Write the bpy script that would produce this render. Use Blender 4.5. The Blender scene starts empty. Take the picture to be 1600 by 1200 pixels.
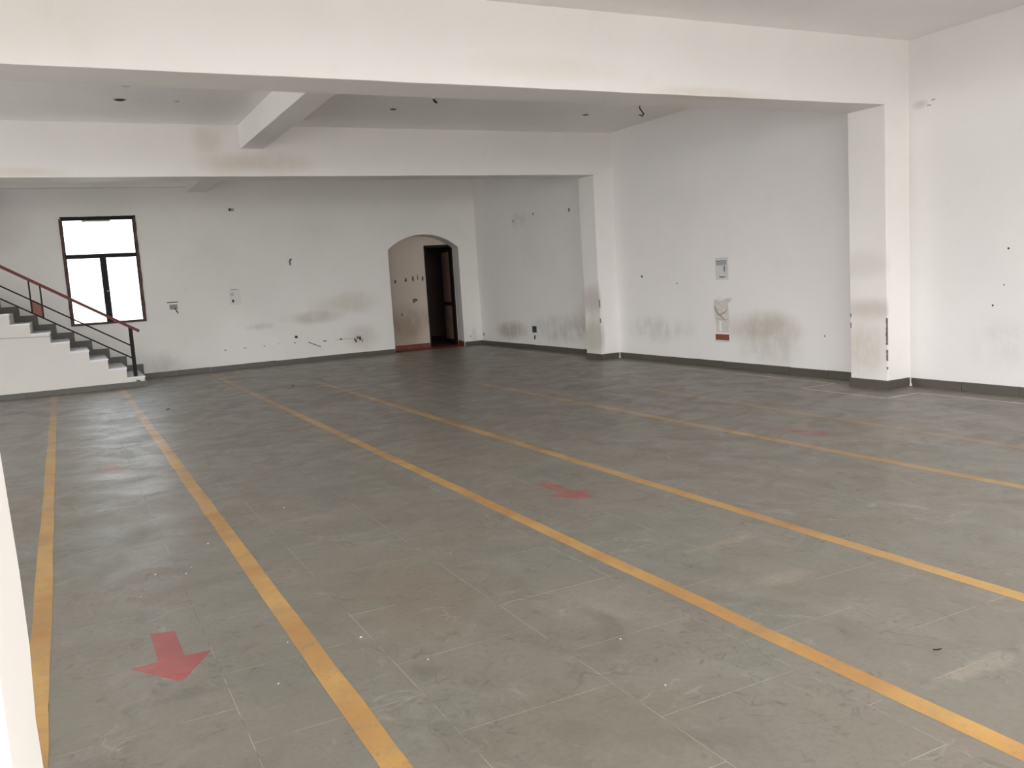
import bpy, bmesh, math, random
from mathutils import Vector, Matrix

C = bpy.context.scene.collection
S = bpy.context.scene
random.seed(7)

# ------------------------------------------------------------------ camera
YAW, PIT, ROL, FPX = 0.47008018, -0.12416394, -0.06266558, 1362.34
fw = Vector((math.sin(YAW) * math.cos(PIT), math.cos(YAW) * math.cos(PIT), math.sin(PIT)))
rt = Vector((math.cos(YAW), -math.sin(YAW), 0))
up = rt.cross(fw)
cs, sn = math.cos(ROL), math.sin(ROL)
rt2, up2 = cs * rt + sn * up, -sn * rt + cs * up
cam = bpy.data.cameras.new('camera')
cam.sensor_width = 36
cam.lens = FPX * 36 / 1600
cam.clip_start = 0.02
cam_o = bpy.data.objects.new('camera', cam)
M = Matrix((rt2, up2, -fw)).transposed().to_4x4()
M.translation = Vector((0, 0, 1.6))
cam_o.matrix_world = M
C.objects.link(cam_o)
S.camera = cam_o

# ------------------------------------------------------------------ world and exposure
w = bpy.data.worlds.new('overcast_sky')
w.use_nodes = True
S.world = w
nt = w.node_tree
nt.nodes.clear()
wo = nt.nodes.new('ShaderNodeOutputWorld')
bg = nt.nodes.new('ShaderNodeBackground')
tc = nt.nodes.new('ShaderNodeTexCoord')
sep = nt.nodes.new('ShaderNodeSeparateXYZ')
rmp = nt.nodes.new('ShaderNodeValToRGB')
nt.links.new(tc.outputs['Generated'], sep.inputs[0])
nt.links.new(sep.outputs['Z'], rmp.inputs[0])
rmp.color_ramp.elements[0].position = 0.0
rmp.color_ramp.elements[0].color = (0.98, 0.98, 0.99, 1)
rmp.color_ramp.elements[1].position = 0.8
rmp.color_ramp.elements[1].color = (0.86, 0.92, 1.0, 1)
nt.links.new(rmp.outputs[0], bg.inputs[0])
bg.inputs[1].default_value = 8.65
nt.links.new(bg.outputs[0], wo.inputs[0])

S.view_settings.view_transform = 'Standard'
S.view_settings.look = 'None'
S.view_settings.gamma = 1
S.view_settings.use_curve_mapping = False
S.view_settings.exposure = 0.0
S.cycles.max_bounces = 14
S.cycles.diffuse_bounces = 10

# light portals in the open bays (they only help sampling the sky, they give no light of their own)
def portal(loc, rot, sx, sy):
    l = bpy.data.lights.new('sky_portal', 'AREA')
    l.shape = 'RECTANGLE'
    l.size, l.size_y = sx, sy
    l.cycles.is_portal = True
    o = bpy.data.objects.new('sky_portal', l)
    o.location = loc
    o.rotation_euler = rot
    C.objects.link(o)

H = math.pi / 2
ROOM_H = 3.95
XR, XL = 8.86, -4.7
YF = 18.85
FRONT0, FRONT1 = 0.71, 1.016
OPEN_A = (-0.07, 7.9, 3.35)     # the wide front opening the camera stands in
OPEN_B = (-4.2, -1.0, 3.0)
LWIN = [(3.2, 5.0), (7.8, 12.9)]   # window openings of the left wall
portal(((OPEN_A[0] + OPEN_A[1]) / 2, FRONT0 - .02, OPEN_A[2] / 2), (H, 0, 0), OPEN_A[1] - OPEN_A[0], OPEN_A[2])
portal(((OPEN_B[0] + OPEN_B[1]) / 2, FRONT0 - .02, OPEN_B[2] / 2), (H, 0, 0), OPEN_B[1] - OPEN_B[0], OPEN_B[2])
for a, b in LWIN:
    portal((XL - .25, (a + b) / 2, 1.8), (H, 0, -H), b - a, 3.0)
portal((0.82, YF + .3, 2.185), (-H, 0, 0), 1.3, 2.03)

# ------------------------------------------------------------------ helpers
def prop(o, label=None, cat=None, group=None, kind=None):
    if label: o['label'] = label
    if cat: o['category'] = cat
    if group: o['group'] = group
    if kind: o['kind'] = kind
    return o

def empty(name, loc=(0, 0, 0), parent=None, **k):
    o = bpy.data.objects.new(name, None)
    o.location = loc
    o.empty_display_size = .1
    C.objects.link(o)
    if parent: o.parent = parent
    return prop(o, **k)

def obj(name, bm, mat, parent=None, smooth=False, **k):
    me = bpy.data.meshes.new(name)
    bmesh.ops.recalc_face_normals(bm, faces=bm.faces[:])
    bm.to_mesh(me)
    bm.free()
    if smooth:
        for p in me.polygons: p.use_smooth = True
    me.materials.append(mat)
    o = bpy.data.objects.new(name, me)
    C.objects.link(o)
    if parent:
        o.parent = parent
    return prop(o, **k)

def BM(): return bmesh.new()

def box(bm, x0, x1, y0, y1, z0, z1, bev=0):
    vs = [bm.verts.new((x, y, z)) for z in (z0, z1) for y in (y0, y1) for x in (x0, x1)]
    fs = [bm.faces.new([vs[i] for i in f]) for f in ((0, 1, 3, 2), (4, 6, 7, 5), (0, 4, 5, 1), (2, 3, 7, 6), (0, 2, 6, 4), (1, 5, 7, 3))]
    if bev:
        bmesh.ops.bevel(bm, geom=list({e for f in fs for e in f.edges}), offset=bev, segments=2, affect='EDGES')
    return bm

def obox(x0, x1, y0, y1, z0, z1, bev=0):
    return box(BM(), x0, x1, y0, y1, z0, z1, bev)

def quad(bm, *p):
    return bm.faces.new([bm.verts.new(q) for q in p])

def prism(bm, pts, axis, a, b):
    """extrude a polygon given in the two other axes along axis from a to b"""
    def mk(p, t):
        return {'x': (t, p[0], p[1]), 'y': (p[0], t, p[1]), 'z': (p[0], p[1], t)}[axis]
    A = [bm.verts.new(mk(p, a)) for p in pts]
    B = [bm.verts.new(mk(p, b)) for p in pts]
    bm.faces.new(A)
    bm.faces.new(B[::-1])
    n = len(pts)
    for i in range(n):
        j = (i + 1) % n
        bm.faces.new((A[i], B[i], B[j], A[j]))
    return bm

def tube(bm, pts, r, seg=8):
    pts = [Vector(p) for p in pts]
    rings = []
    for i, p in enumerate(pts):
        d = (pts[min(i + 1, len(pts) - 1)] - pts[max(i - 1, 0)]).normalized()
        u = d.orthogonal().normalized()
        if rings and abs(d.dot(lu)) < .99:
            u = (lu - d * d.dot(lu)).normalized()
        lu = u
        v = d.cross(u)
        rr = r[i] if isinstance(r, (list, tuple)) else r
        rings.append([bm.verts.new(p + rr * (math.cos(t * 2 * math.pi / seg) * u + math.sin(t * 2 * math.pi / seg) * v)) for t in range(seg)])
    for a, b in zip(rings, rings[1:]):
        for i in range(seg):
            bm.faces.new((a[i], a[(i + 1) % seg], b[(i + 1) % seg], b[i]))
    bm.faces.new(rings[0][::-1])
    bm.faces.new(rings[-1])
    return bm

def blob(rx, rz, n=14, jag=.25, rnd=None):
    rnd = rnd or random
    return [(rx * math.cos(t * 2 * math.pi / n) * (1 + rnd.uniform(-jag, jag)), rz * math.sin(t * 2 * math.pi / n) * (1 + rnd.uniform(-jag, jag))) for t in range(n)]

# ------------------------------------------------------------------ materials
class NT:
    def __init__(s, name):
        s.m = bpy.data.materials.new(name)
        s.m.use_nodes = True
        s.t = s.m.node_tree
        s.b = s.t.nodes['Principled BSDF']
        s.pos = s.n('ShaderNodeNewGeometry').outputs['Position']
    def n(s, typ, **k):
        nd = s.t.nodes.new(typ)
        for a, v in k.items(): setattr(nd, a, v)
        return nd
    def L(s, a, b): s.t.links.new(a, b)
    def setin(s, sock, v):
        if isinstance(v, bpy.types.NodeSocket): s.L(v, sock)
        else: sock.default_value = v
    def math(s, op, a, b=0.0, clamp=False):
        nd = s.n('ShaderNodeMath', operation=op, use_clamp=clamp)
        s.setin(nd.inputs[0], a)
        s.setin(nd.inputs[1], b)
        return nd.outputs[0]
    def vmath(s, op, a, b):
        nd = s.n('ShaderNodeVectorMath', operation=op)
        s.setin(nd.inputs[0], a)
        s.setin(nd.inputs[1], b)
        return nd.outputs['Value'] if op in ('LENGTH', 'DISTANCE', 'DOT_PRODUCT') else nd.outputs[0]
    def noise(s, scale, detail=4, rough=.55, vec=None, stretch=None, dist=0):
        v = vec if vec is not None else s.pos
        if stretch: v = s.vmath('MULTIPLY', v, stretch)
        nd = s.n('ShaderNodeTexNoise')
        s.L(v, nd.inputs['Vector'])
        nd.inputs['Scale'].default_value = scale
        nd.inputs['Detail'].default_value = detail
        nd.inputs['Roughness'].default_value = rough
        nd.inputs['Distortion'].default_value = dist
        return nd.outputs['Fac']
    def rng(s, v, a, b, c=0.0, d=1.0, smooth=True):
        nd = s.n('ShaderNodeMapRange')
        nd.interpolation_type = 'SMOOTHSTEP' if smooth else 'LINEAR'
        s.setin(nd.inputs['Value'], v)
        for k, x in zip(('From Min', 'From Max', 'To Min', 'To Max'), (a, b, c, d)): nd.inputs[k].default_value = x
        return nd.outputs['Result']
    def mix(s, f, a, b):
        nd = s.n('ShaderNodeMix', data_type='RGBA')
        s.setin(nd.inputs[0], f)
        for sock, v in ((nd.inputs[6], a), (nd.inputs[7], b)):
            if isinstance(v, tuple) and len(v) == 3: v = v + (1,)
            s.setin(sock, v)
        return nd.outputs[2]
    def bump(s, h, strength, dist=.01, prev=None):
        nd = s.n('ShaderNodeBump')
        s.L(h, nd.inputs['Height'])
        nd.inputs['Strength'].default_value = strength
        nd.inputs['Distance'].default_value = dist
        if prev is not None: s.L(prev, nd.inputs['Normal'])
        return nd.outputs[0]
    def fin(s, col=None, rough=None, normal=None, spec=None):
        if col is not None: s.setin(s.b.inputs['Base Color'], col + (1,) if isinstance(col, tuple) else col)
        if rough is not None: s.setin(s.b.inputs['Roughness'], rough)
        if normal is not None: s.L(normal, s.b.inputs['Normal'])
        if spec is not None: s.b.inputs['Specular IOR Level'].default_value = spec
        return s.m

def plaster(name, base=(.82, .795, .765), stains=(), rough=.62):
    """stains: (centre, radii, colour, strength, patchiness)"""
    t = NT(name)
    big = t.rng(t.noise(.55, 3, .5), .35, .68)
    col = t.mix(big, tuple(c * 1.02 for c in base), (base[0] * .965, base[1] * .97, base[2] * .965))
    fine = t.rng(t.noise(3.1, 5, .6), .52, .8, 0, .2)
    col = t.mix(fine, col, (base[0] * .86, base[1] * .85, base[2] * .82))
    n1 = t.noise(5.5, 6, .65, stretch=(1, 1, .55))
    n2 = t.noise(1.6, 3, .5)
    for c, r, k, st, pat in stains:
        d = t.vmath('MULTIPLY', t.vmath('SUBTRACT', t.pos, c), tuple(1 / q for q in r))
        ln = t.vmath('LENGTH', d, (0, 0, 0))
        ln = t.math('ADD', ln, t.math('MULTIPLY', t.math('SUBTRACT', n2, .5), .9))
        f = t.rng(ln, .25, 1.15, 1, 0)
        f = t.math('MULTIPLY', f, t.rng(n1, .5 - .35 * (1 - pat) - .08, .62, 1 - pat, 1))
        col = t.mix(t.math('MULTIPLY', f, st, True), col, k)
    bp = t.bump(t.noise(1.3, 4, .55), .35, .02)
    bp = t.bump(t.noise(60, 3, .6), .12, .003, bp)
    return t.fin(col, rough, bp, .3)

def plain(name, col, rough=.5, metal=0, var=.12, scale=20, spec=.5):
    t = NT(name)
    n = t.rng(t.noise(scale, 4, .6), .3, .7)
    c = t.mix(n, col, tuple(q * (1 - var) for q in col))
    t.b.inputs['Metallic'].default_value = metal
    return t.fin(c, rough, None, spec)

GREY, BROWN, OCHRE = (.30, .28, .25), (.33, .26, .19), (.42, .37, .27)
m_right = plaster('paint_right_wall', (.80, .775, .76), [
    ((XR, 9.45, .62), (.3, .85, .30), (.36, .31, .22), .60, .45),
    ((XR, 9.3, .30), (.3, .75, .28), (.36, .32, .25), .35, .7),
    ((XR, 11.9, .55), (.3, .9, .25), GREY, .30, .8),
    ((XR, 10.35, .85), (.3, .16, .25), GREY, .45, .6),
    ((XR, 17.2, .38), (.3, .9, .24), (.30, .25, .17), .62, .5),
    ((XR, 15.2, .45), (.3, 1.3, .32), GREY, .42, .7),
    ((XR, 14.0, .60), (.3, .6, .6), (.36, .32, .24), .5, .5),
    ((XR, 16.6, 2.75), (.3, .5, .2), GREY, .25, .9),
    ((XR, 5.8, .55), (.3, .5, .35), GREY, .14, .8),
    ((XR, 6.85, 3.22), (.3, .12, .06), GREY, .35, .6)])
m_far = plaster('paint_far_wall', (.80, .78, .745), [
    ((5.6, YF, 1.2), (.85, .3, .30), (.47, .42, .30), .38, .45),
    ((4.9, YF, .95), (.75, .3, .16), (.42, .37, .27), .45, .45),
    ((5.9, YF, .45), (.45, .3, .35), (.42, .37, .27), .38, .4),
    ((3.7, YF, .85), (.35, .3, .08), GREY, .30, .7),
    ((-1.2, YF, 3.3), (.9, .3, .9), (.40, .34, .24), .35, .3),
    ((1.8, YF, .25), (.4, .3, .3), GREY, .25, .8),
    ((8.66, YF, .25), (.1, .3, .3), GREY, .20, .8)])
m_beam1 = plaster('paint_front_beam', (.82, .79, .765), [
    ((6.0, 7.0, 3.26), (.9, .2, .07), (.60, .52, .38), .35, .5),
    ((4.1, 7.0, 3.42), (1.0, .2, .14), (.64, .57, .45), .25, .5),
    ((0.0, 7.0, 3.5), (.8, .2, .3), (.62, .56, .45), .25, .4)])
m_beam2 = plaster('paint_middle_beam', (.81, .785, .76), [
    ((2.75, 13.06, 3.42), (1.0, .2, .2), (.50, .42, .28), .45, .4),
    ((2.1, 13.06, 3.7), (.25, .2, .25), (.50, .42, .28), .3, .4),
    ((-.3, 13.06, 3.3), (.6, .2, .1), (.55, .45, .30), .35, .4)])
m_ceil = plaster('paint_ceiling', (.86, .845, .83))
m_ceil2 = plaster('paint_ceiling_beam', (.81, .785, .77))
m_pill1 = plaster('paint_front_pillar', (.825, .795, .76), [
    ((8.44, 7.3, .95), (.08, .9, .17), (.42, .32, .25), .48, .0),
    ((8.45, 7.3, 1.45), (.12, .9, .2), (.45, .40, .37), .22, .0),
    ((8.45, 7.35, .45), (.12, .4, .42), OCHRE, .45, .5)])
m_pill2 = plaster('paint_middle_pillar', (.81, .785, .76), [
    ((8.44, 13.3, 1.05), (.08, .9, .32), (.40, .33, .27), .48, .1),
    ((8.45, 13.3, .4), (.12, .6, .4), (.38, .33, .22), .55, .3)])
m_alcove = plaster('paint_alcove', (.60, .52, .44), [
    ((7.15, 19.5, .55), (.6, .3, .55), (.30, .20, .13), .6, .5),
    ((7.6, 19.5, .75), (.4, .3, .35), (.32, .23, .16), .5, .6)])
m_plain = plaster('paint_plain_wall', (.81, .785, .76))
m_stairside = plaster('paint_stair_side', (.73, .695, .645))
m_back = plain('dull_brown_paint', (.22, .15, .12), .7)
m_red = plain('red_oxide_paint', (.25, .055, .030), .5, var=.35, scale=9)
m_rail = plain('maroon_rail_paint', (.15, .032, .022), .5, spec=.3)
m_panel = plain('rust_red_panel_paint', (.23, .06, .03), .5)
m_black = plain('black_steel_paint', (.012, .010, .010), .55, spec=.2)
m_frame = plain('weathered_brown_wood', (.13, .065, .045), .7, var=.6, scale=14)
m_wire = plain('black_wire_insulation', (.012, .011, .011), .5)
m_white = plain('white_plastic', (.80, .79, .77), .4, var=.06)
m_cover = plain('painted_cover', (.66, .64, .62), .5, var=.08)
m_hole = plain('dark_cavity', (.05, .042, .036), .9)
m_scar = plain('broken_grey_plaster', (.24, .20, .17), .9, var=.6, scale=60)
m_dust = plain('dusty_dent', (.42, .39, .35), .9)
m_scarm = plain('worn_brown_plaster', (.20, .16, .13), .9, var=.5, scale=70)
m_scarl = plain('pale_broken_plaster', (.68, .64, .60), .9, var=.18, scale=22)
m_board = plain('orange_brown_board', (.24, .075, .03), .6, var=.2)
m_teal = plain('dark_teal_plastic', (.02, .05, .06), .4)
m_leaf = plain('dry_leaf', (.035, .022, .014), .8)
m_chip = plain('white_plaster_crumb', (.58, .55, .50), .8)
m_door = plain('dark_brown_door_board', (.24, .14, .10), .5, var=.25, scale=5)

# stone: the colours of the slabs follow each slab, the dust and scuffs lie over all of them
def stone_colour(t):
    oi = t.n('ShaderNodeObjectInfo').outputs['Random']
    ge = t.n('ShaderNodeNewGeometry').outputs['Random Per Island']
    rnd = t.math('FRACT', t.math('ADD', oi, ge))
    base = t.mix(rnd, (.204, .195, .162), (.221, .208, .173))
    n = t.rng(t.noise(.9, 5, .6, dist=.6), .34, .60)
    base = t.mix(t.math('MULTIPLY', n, .85), base, (.224, .194, .159))
    # greyer, rubbed patches
    n = t.rng(t.noise(2.6, 7, .62, stretch=(1, .8, 1), dist=1.0), .48, .78)
    base = t.mix(t.math('MULTIPLY', n, .55), base, (.30, .287, .252))
    # dark scuffs
    n = t.rng(t.noise(5.5, 8, .68, stretch=(1, .55, 1), dist=1.6), .57, .74)
    base = t.mix(t.math('MULTIPLY', n, .58), base, (.095, .090, .074))
    # pale dust smears
    n = t.rng(t.noise(1.7, 9, .66, stretch=(1, .7, 1), dist=2.4), .615, .70)
    base = t.mix(t.math('MULTIPLY', n, .38), base, (.42, .375, .31))
    n = t.rng(t.noise(2.0, 6, .62, stretch=(1, .6, 1), dist=1.2, vec=t.vmath('ADD', t.pos, (7, 3, 0))), .50, .72)
    base = t.mix(t.math('MULTIPLY', n, .42), base, (.130, .117, .094))
    # stains with a place of their own: (centre, radii, colour, strength)
    nn = t.noise(4.5, 5, .65, dist=1.2)
    for c, rad, colr, st in (((3.22, 3.80), (.26, .055), (.38, .31, .24), .42), ((3.06, 3.19), (.20, .07), (.38, .32, .26), .38), ((2.98, 2.05), (.30, .05), (.40, .34, .28), .42),
                             ((2.15, 3.52), (.26, .26), (.33, .31, .265), .28), ((1.40, 4.15), (.42, .75), (.215, .165, .115), .40), ((1.45, 2.6), (.5, .55), (.145, .14, .102), .32),
                             ((.26, 3.62), (.20, .05), (.12, .12, .11), .35), ((1.15, 3.25), (.09, .10), (.10, .095, .08), .4)):
        d = t.vmath('MULTIPLY', t.vmath('SUBTRACT', t.pos, (c[0], c[1], 0)), (1 / rad[0], 1 / rad[1], 0))
        ln = t.math('ADD', t.vmath('LENGTH', d, (0, 0, 0)), t.math('MULTIPLY', t.math('SUBTRACT', nn, .5), 3.0))
        base = t.mix(t.math('MULTIPLY', t.rng(ln, .35, 1.2, 1, 0), st), base, colr)
    # soft dark smudges and rings where feet and carts turned
    m = t.rng(t.noise(1.5, 3, .5), .42, .62)
    n = t.rng(t.noise(9, 7, .7, dist=2.2), .53, .70)
    base = t.mix(t.math('MULTIPLY', t.math('MULTIPLY', n, m), .72), base, (.085, .082, .066))
    for sc, off, wd, st, colr in ((1.9, 3.0, .010, .42, (.080, .075, .060)), (1.4, 11.0, .012, .40, (.40, .365, .31)), (3.4, 23.0, .014, .30, (.090, .085, .070)), (2.7, 31.0, .010, .34, (.42, .39, .34))):
        v = t.vmath('ADD', t.pos, (off, off * .7, 0))
        n = t.noise(sc, 2, .45, vec=v, dist=1.2)
        n = t.math('ABSOLUTE', t.math('SUBTRACT', n, .5))
        n = t.rng(n, 0, wd, 1, 0)
        m = t.rng(t.noise(2.3, 4, .6, vec=v), .52, .66)
        base = t.mix(t.math('MULTIPLY', t.math('MULTIPLY', n, m), st), base, colr)
    n = t.rng(t.noise(38, 3, .7), .35, .75)
    return t.mix(t.math('MULTIPLY', n, .22), base, (.10, .098, .082))

def stone_finish(t, col, r0=.34, r1=.50, wav=.115):
    r = t.rng(t.noise(2.2, 6, .6, dist=1), .35, .7, r0, r1)
    b = t.bump(t.noise(5.0, 4, .55, stretch=(1, .8, 1), dist=.8), wav, .02)
    b = t.bump(t.noise(70, 3, .6), .10, .002, b)
    return t.fin(col, r, b, .42)

t = NT('polished_grey_green_stone')
m_stone = stone_finish(t, stone_colour(t))
t = NT('mortar_bed')
m_bed = t.fin(t.mix(t.rng(t.noise(3.3, 5, .6), .40, .54), (.17, .16, .135), (.46, .43, .37)), .8)
t = NT('skirting_stone')
c = stone_colour(t)
c = t.mix(.78, c, (.050, .045, .033))
m_skirt = t.fin(c, .45)
t = NT('window_lit_tread_stone')
c = t.mix(.92, stone_colour(t), (.82, .83, .85))  # window light on the grey treads painted in as near-white colour
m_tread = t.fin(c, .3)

def floor_paint(name, col, opacity, scale=7):
    t = NT(name)
    st = stone_colour(t)
    a = t.rng(t.noise(scale, 7, .65, dist=.6), .30, .55, opacity * .72, opacity)
    sy = t.n('ShaderNodeSeparateXYZ')
    t.L(t.pos, sy.inputs[0])
    a = t.math('MULTIPLY', a, t.rng(sy.outputs['Y'], 5, 17, 1, .55))    # more trodden towards the back of the hall
    sc = t.rng(t.noise(26, 6, .7, stretch=(1, 1, 1), dist=2), .56, .66)
    a = t.math('MULTIPLY', a, t.math('SUBTRACT', 1.0, t.math('MULTIPLY', sc, .55)))
    pv = t.rng(t.noise(1.4, 3, .5), .35, .65)
    c = t.mix(pv, col, tuple(q * f for q, f in zip(col, (.80, .71, .72))))
    return stone_finish(t, t.mix(a, st, c), .34, .52, .1)

YEL = (.56, .325, .095)

# ------------------------------------------------------------------ structure: floor
fl = obj('floor', obox(XL, XR + .2, FRONT0 - .0, 19.7, -.06, -.0006), m_bed, kind='structure')
SL = .655
slab_list = []
kx0 = int(math.floor((XL - 1.09) / SL))
k = kx0
while 1.09 + k * SL < XR:
    x0 = max(1.09 + k * SL, XL)
    x1 = min(1.09 + (k + 1) * SL, XR)
    off = 2.73 if k % 2 == 0 else 2.42
    j = int(math.floor((FRONT0 - off) / SL))
    while off + j * SL < YF:
        y0 = max(off + j * SL, FRONT0)
        y1 = min(off + (j + 1) * SL, YF)
        if y1 - y0 > .02 and x1 - x0 > .02:
            slab_list.append((x0, x1, y0, y1))
        j += 1
    k += 1

def project(p):
    d = Vector(p) - Vector((0, 0, 1.6))
    z = d.dot(fw)
    if z < .05: return None
    return 800 + FPX * d.dot(rt2) / z, 600 - FPX * d.dot(up2) / z, z

def seen(s):
    pts = [project((x, y, 0)) for x in s[:2] for y in s[2:]]
    if any(p is None for p in pts): return False
    return min(p[0] for p in pts) < 1600 and max(p[0] for p in pts) > 0 and min(p[1] for p in pts) < 1200

full, rest = [], []
vis = sorted([s for s in slab_list if seen(s)], key=lambda s: project(((s[0] + s[1]) / 2, (s[2] + s[3]) / 2, 0))[2])
near = set(vis[:290])
GAP = .0014
base_me = None
for s in slab_list:
    x0, x1, y0, y1 = s
    if s in near:
        hx, hy = (x1 - x0) / 2 - GAP, (y1 - y0) / 2 - GAP
        if base_me is None:
            b = obox(-.5, .5, -.5, .5, -.02, 0)
            base_me = bpy.data.meshes.new('paving_slab')
            bmesh.ops.recalc_face_normals(b, faces=b.faces[:])
            b.to_mesh(base_me)
            b.free()
            base_me.materials.append(m_stone)
        o = bpy.data.objects.new('paving_slab', base_me)
        o.location = ((x0 + x1) / 2, (y0 + y1) / 2, 0)
        o.scale = (2 * hx, 2 * hy, 1)
        o.parent = fl
        C.objects.link(o)
    else:
        rest.append(s)
b = BM()
for x0, x1, y0, y1 in rest:
    box(b, x0 + GAP, x1 - GAP, y0 + GAP, y1 - GAP, -.02, 0)
obj('paving_slab', b, m_stone, fl, kind='stuff')
# alcove and back room floor
obj('floor', obox(6.3, 11.5, YF, 23.6, -.05, .0), plain('back_room_floor', (.10, .065, .05), .6), kind='structure')
# ground outside
obj('added_shade_roof', obox(XL - .25, XR + .25, -3.6, FRONT0, 3.6, 3.8), m_ceil, kind='structure')  # unseen roof added to cut high sky light and dim the jamb
obj('ground', obox(-60, 70, -60, FRONT0, -.3, -.05), plain('outside_concrete', (.46, .43, .39), .9, scale=2), kind='structure')
obj('ground', obox(-60, 6.2, 19.8, 80, -.5, -.3), plain('outside_yard', (.50, .48, .44), .9, scale=2), kind='structure')
obj('ground', obox(-60, XL - .3, FRONT0, 19.8, -.5, -.3), plain('outside_lane', (.45, .43, .40), .9, scale=2), kind='structure')

# ------------------------------------------------------------------ structure: walls
obj('wall_right', obox(XR, XR + .25, FRONT0, 19.5, 0, ROOM_H + .2), m_right, kind='structure')
wr = [o for o in C.objects if o.name == 'wall_right'][0]

# far wall with the window opening and the arch
WX0, WX1, WZ0, WZ1 = .18, 1.475, 1.17, 3.195
AX0, AX1, AXB, ASP, ACR, AY = 6.66, 8.39, 8.53, 2.325, 2.645, 19.5
b = BM()
T = ROOM_H + .2
box(b, XL - .25, WX0, YF, YF + .25, 0, T)
box(b, WX0, WX1, YF, YF + .25, 0, WZ0)
box(b, WX0, WX1, YF, YF + .25, WZ1, T)
box(b, WX1, AX0, YF, YF + .25, 0, T)
box(b, AX0 - .25, AX0, YF + .25, AY, 0, 3.2)
wf = obj('wall_far', b, m_far, kind='structure')
b = BM()
quad(b, (AX1, YF, 0), (XR, YF, 0), (XR, YF, T), (AX1, YF, T))
cx, hw, rise = (AX0 + AX1) / 2, (AX1 - AX0) / 2, ACR - ASP
R = (hw * hw + rise * rise) / (2 * rise)
NA = 28
fr, bk = [], []
a0 = math.asin(hw / R)
for i in range(NA + 1):
    a = -a0 + 2 * a0 * i / NA
    x = cx + R * math.sin(a)
    z = ACR - R + R * math.cos(a)
    fr.append((x, YF, z))
    bk.append((AX0 + (x - AX0) * (AXB - AX0) / (AX1 - AX0), AY, z))
for i in range(NA):
    p, q = fr[i], fr[i + 1]
    quad(b, p, q, (q[0], YF, T), (p[0], YF, T))
    quad(b, p, bk[i], bk[i + 1], q)
    quad(b, bk[i], (bk[i][0], AY, T), (bk[i + 1][0], AY, T), bk[i + 1])
quad(b, (AX1, YF, 0), (AXB, AY, 0), (AXB, AY, ASP), (AX1, YF, ASP))
quad(b, (AX0, YF, 0), (AX0, AY, 0), (AX0, AY, ASP), (AX0, YF, ASP))
quad(b, (AX0, YF, T), (XR, YF, T), (XR, AY, T), (AX0, AY, T))
bmesh.ops.remove_doubles(b, verts=b.verts[:], dist=1e-5)
obj('archway', b, m_far, wf)

# back wall of the alcove with the doorway
DX0, DX1, DZ = 7.79, 8.50, 2.415
b = BM()
box(b, AX0 - .3, DX0, AY + .001, AY + .12, 0, 3.2)
box(b, DX0, 9.4, AY + .001, AY + .12, DZ, 3.2)
box(b, DX1, 9.4, AY + .001, AY + .12, 0, DZ)
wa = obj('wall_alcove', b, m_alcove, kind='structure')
# room behind the door
b = BM()
box(b, 7.0, 7.1, AY + .12, 23.4, 0, 3.2)
box(b, 11.0, 11.1, AY + .12, 23.4, 0, 3.2)
box(b, 7.0, 11.1, 23.3, 23.4, 0, 3.2)
box(b, 7.0, 11.1, AY + .12, 23.4, 3.1, 3.2)
box(b, 9.4, 11.1, AY, AY + .12, 0, 3.2)
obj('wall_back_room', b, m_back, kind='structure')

# left wall with two window openings
b = BM()
ys = [FRONT0] + [v for ab in LWIN for v in ab] + [YF + .25]
for i in range(0, len(ys), 2):
    box(b, XL - .25, XL, ys[i], ys[i + 1], 0, T)
for a, c2 in LWIN:
    box(b, XL - .25, XL, a, c2, 0, .3)
    box(b, XL - .25, XL, a, c2, 3.3, T)
obj('wall_left', b, m_plain, kind='structure')

# front wall: two wide openings, the photograph is taken against the narrow wall between them
b = BM()
box(b, XL - .25, OPEN_B[0], FRONT0, FRONT1, 0, T)
box(b, OPEN_B[0], OPEN_B[1], FRONT0, FRONT1, OPEN_B[2], T)
box(b, OPEN_A[0], OPEN_A[1], FRONT0, FRONT1, OPEN_A[2], T)
box(b, OPEN_A[1], XR + .25, FRONT0, FRONT1, 0, T)
# the jamb beside the camera: a plastered edge that is not quite straight
x0, x1 = OPEN_B[1], OPEN_A[0]
rows = [(0, 0), (.5, .001), (.9, .002), (1.08, .0005), (1.17, -.001), (1.25, .0025), (1.33, .0025), (1.45, 0), (1.6, -.001), (2.2, .001), (3.0, 0), (T, 0)]
prev = None
for z, d in rows:
    n = d * .4
    ring = [b.verts.new(p) for p in ((x0, FRONT0, z), (x1 + n - .004, FRONT0, z), (x1 + n, FRONT0 + .004, z), (x1 + d, FRONT1 - .006, z), (x1 + d - .006, FRONT1, z), (x0, FRONT1, z))]
    if prev:
        for i in range(6):
            b.faces.new((prev[i], prev[(i + 1) % 6], ring[(i + 1) % 6], ring[i]))
    prev = ring
obj('wall_front', b, plaster('paint_front_wall', (.62, .585, .545)), kind='structure')

# ceiling and beams
obj('ceiling', obox(XL - .25, XR + .25, FRONT0, YF + .25, ROOM_H, ROOM_H + .2), m_ceil, kind='structure')
ce = [o for o in C.objects if o.name == 'ceiling'][0]
BZ = 3.236
BX = 8.47

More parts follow.
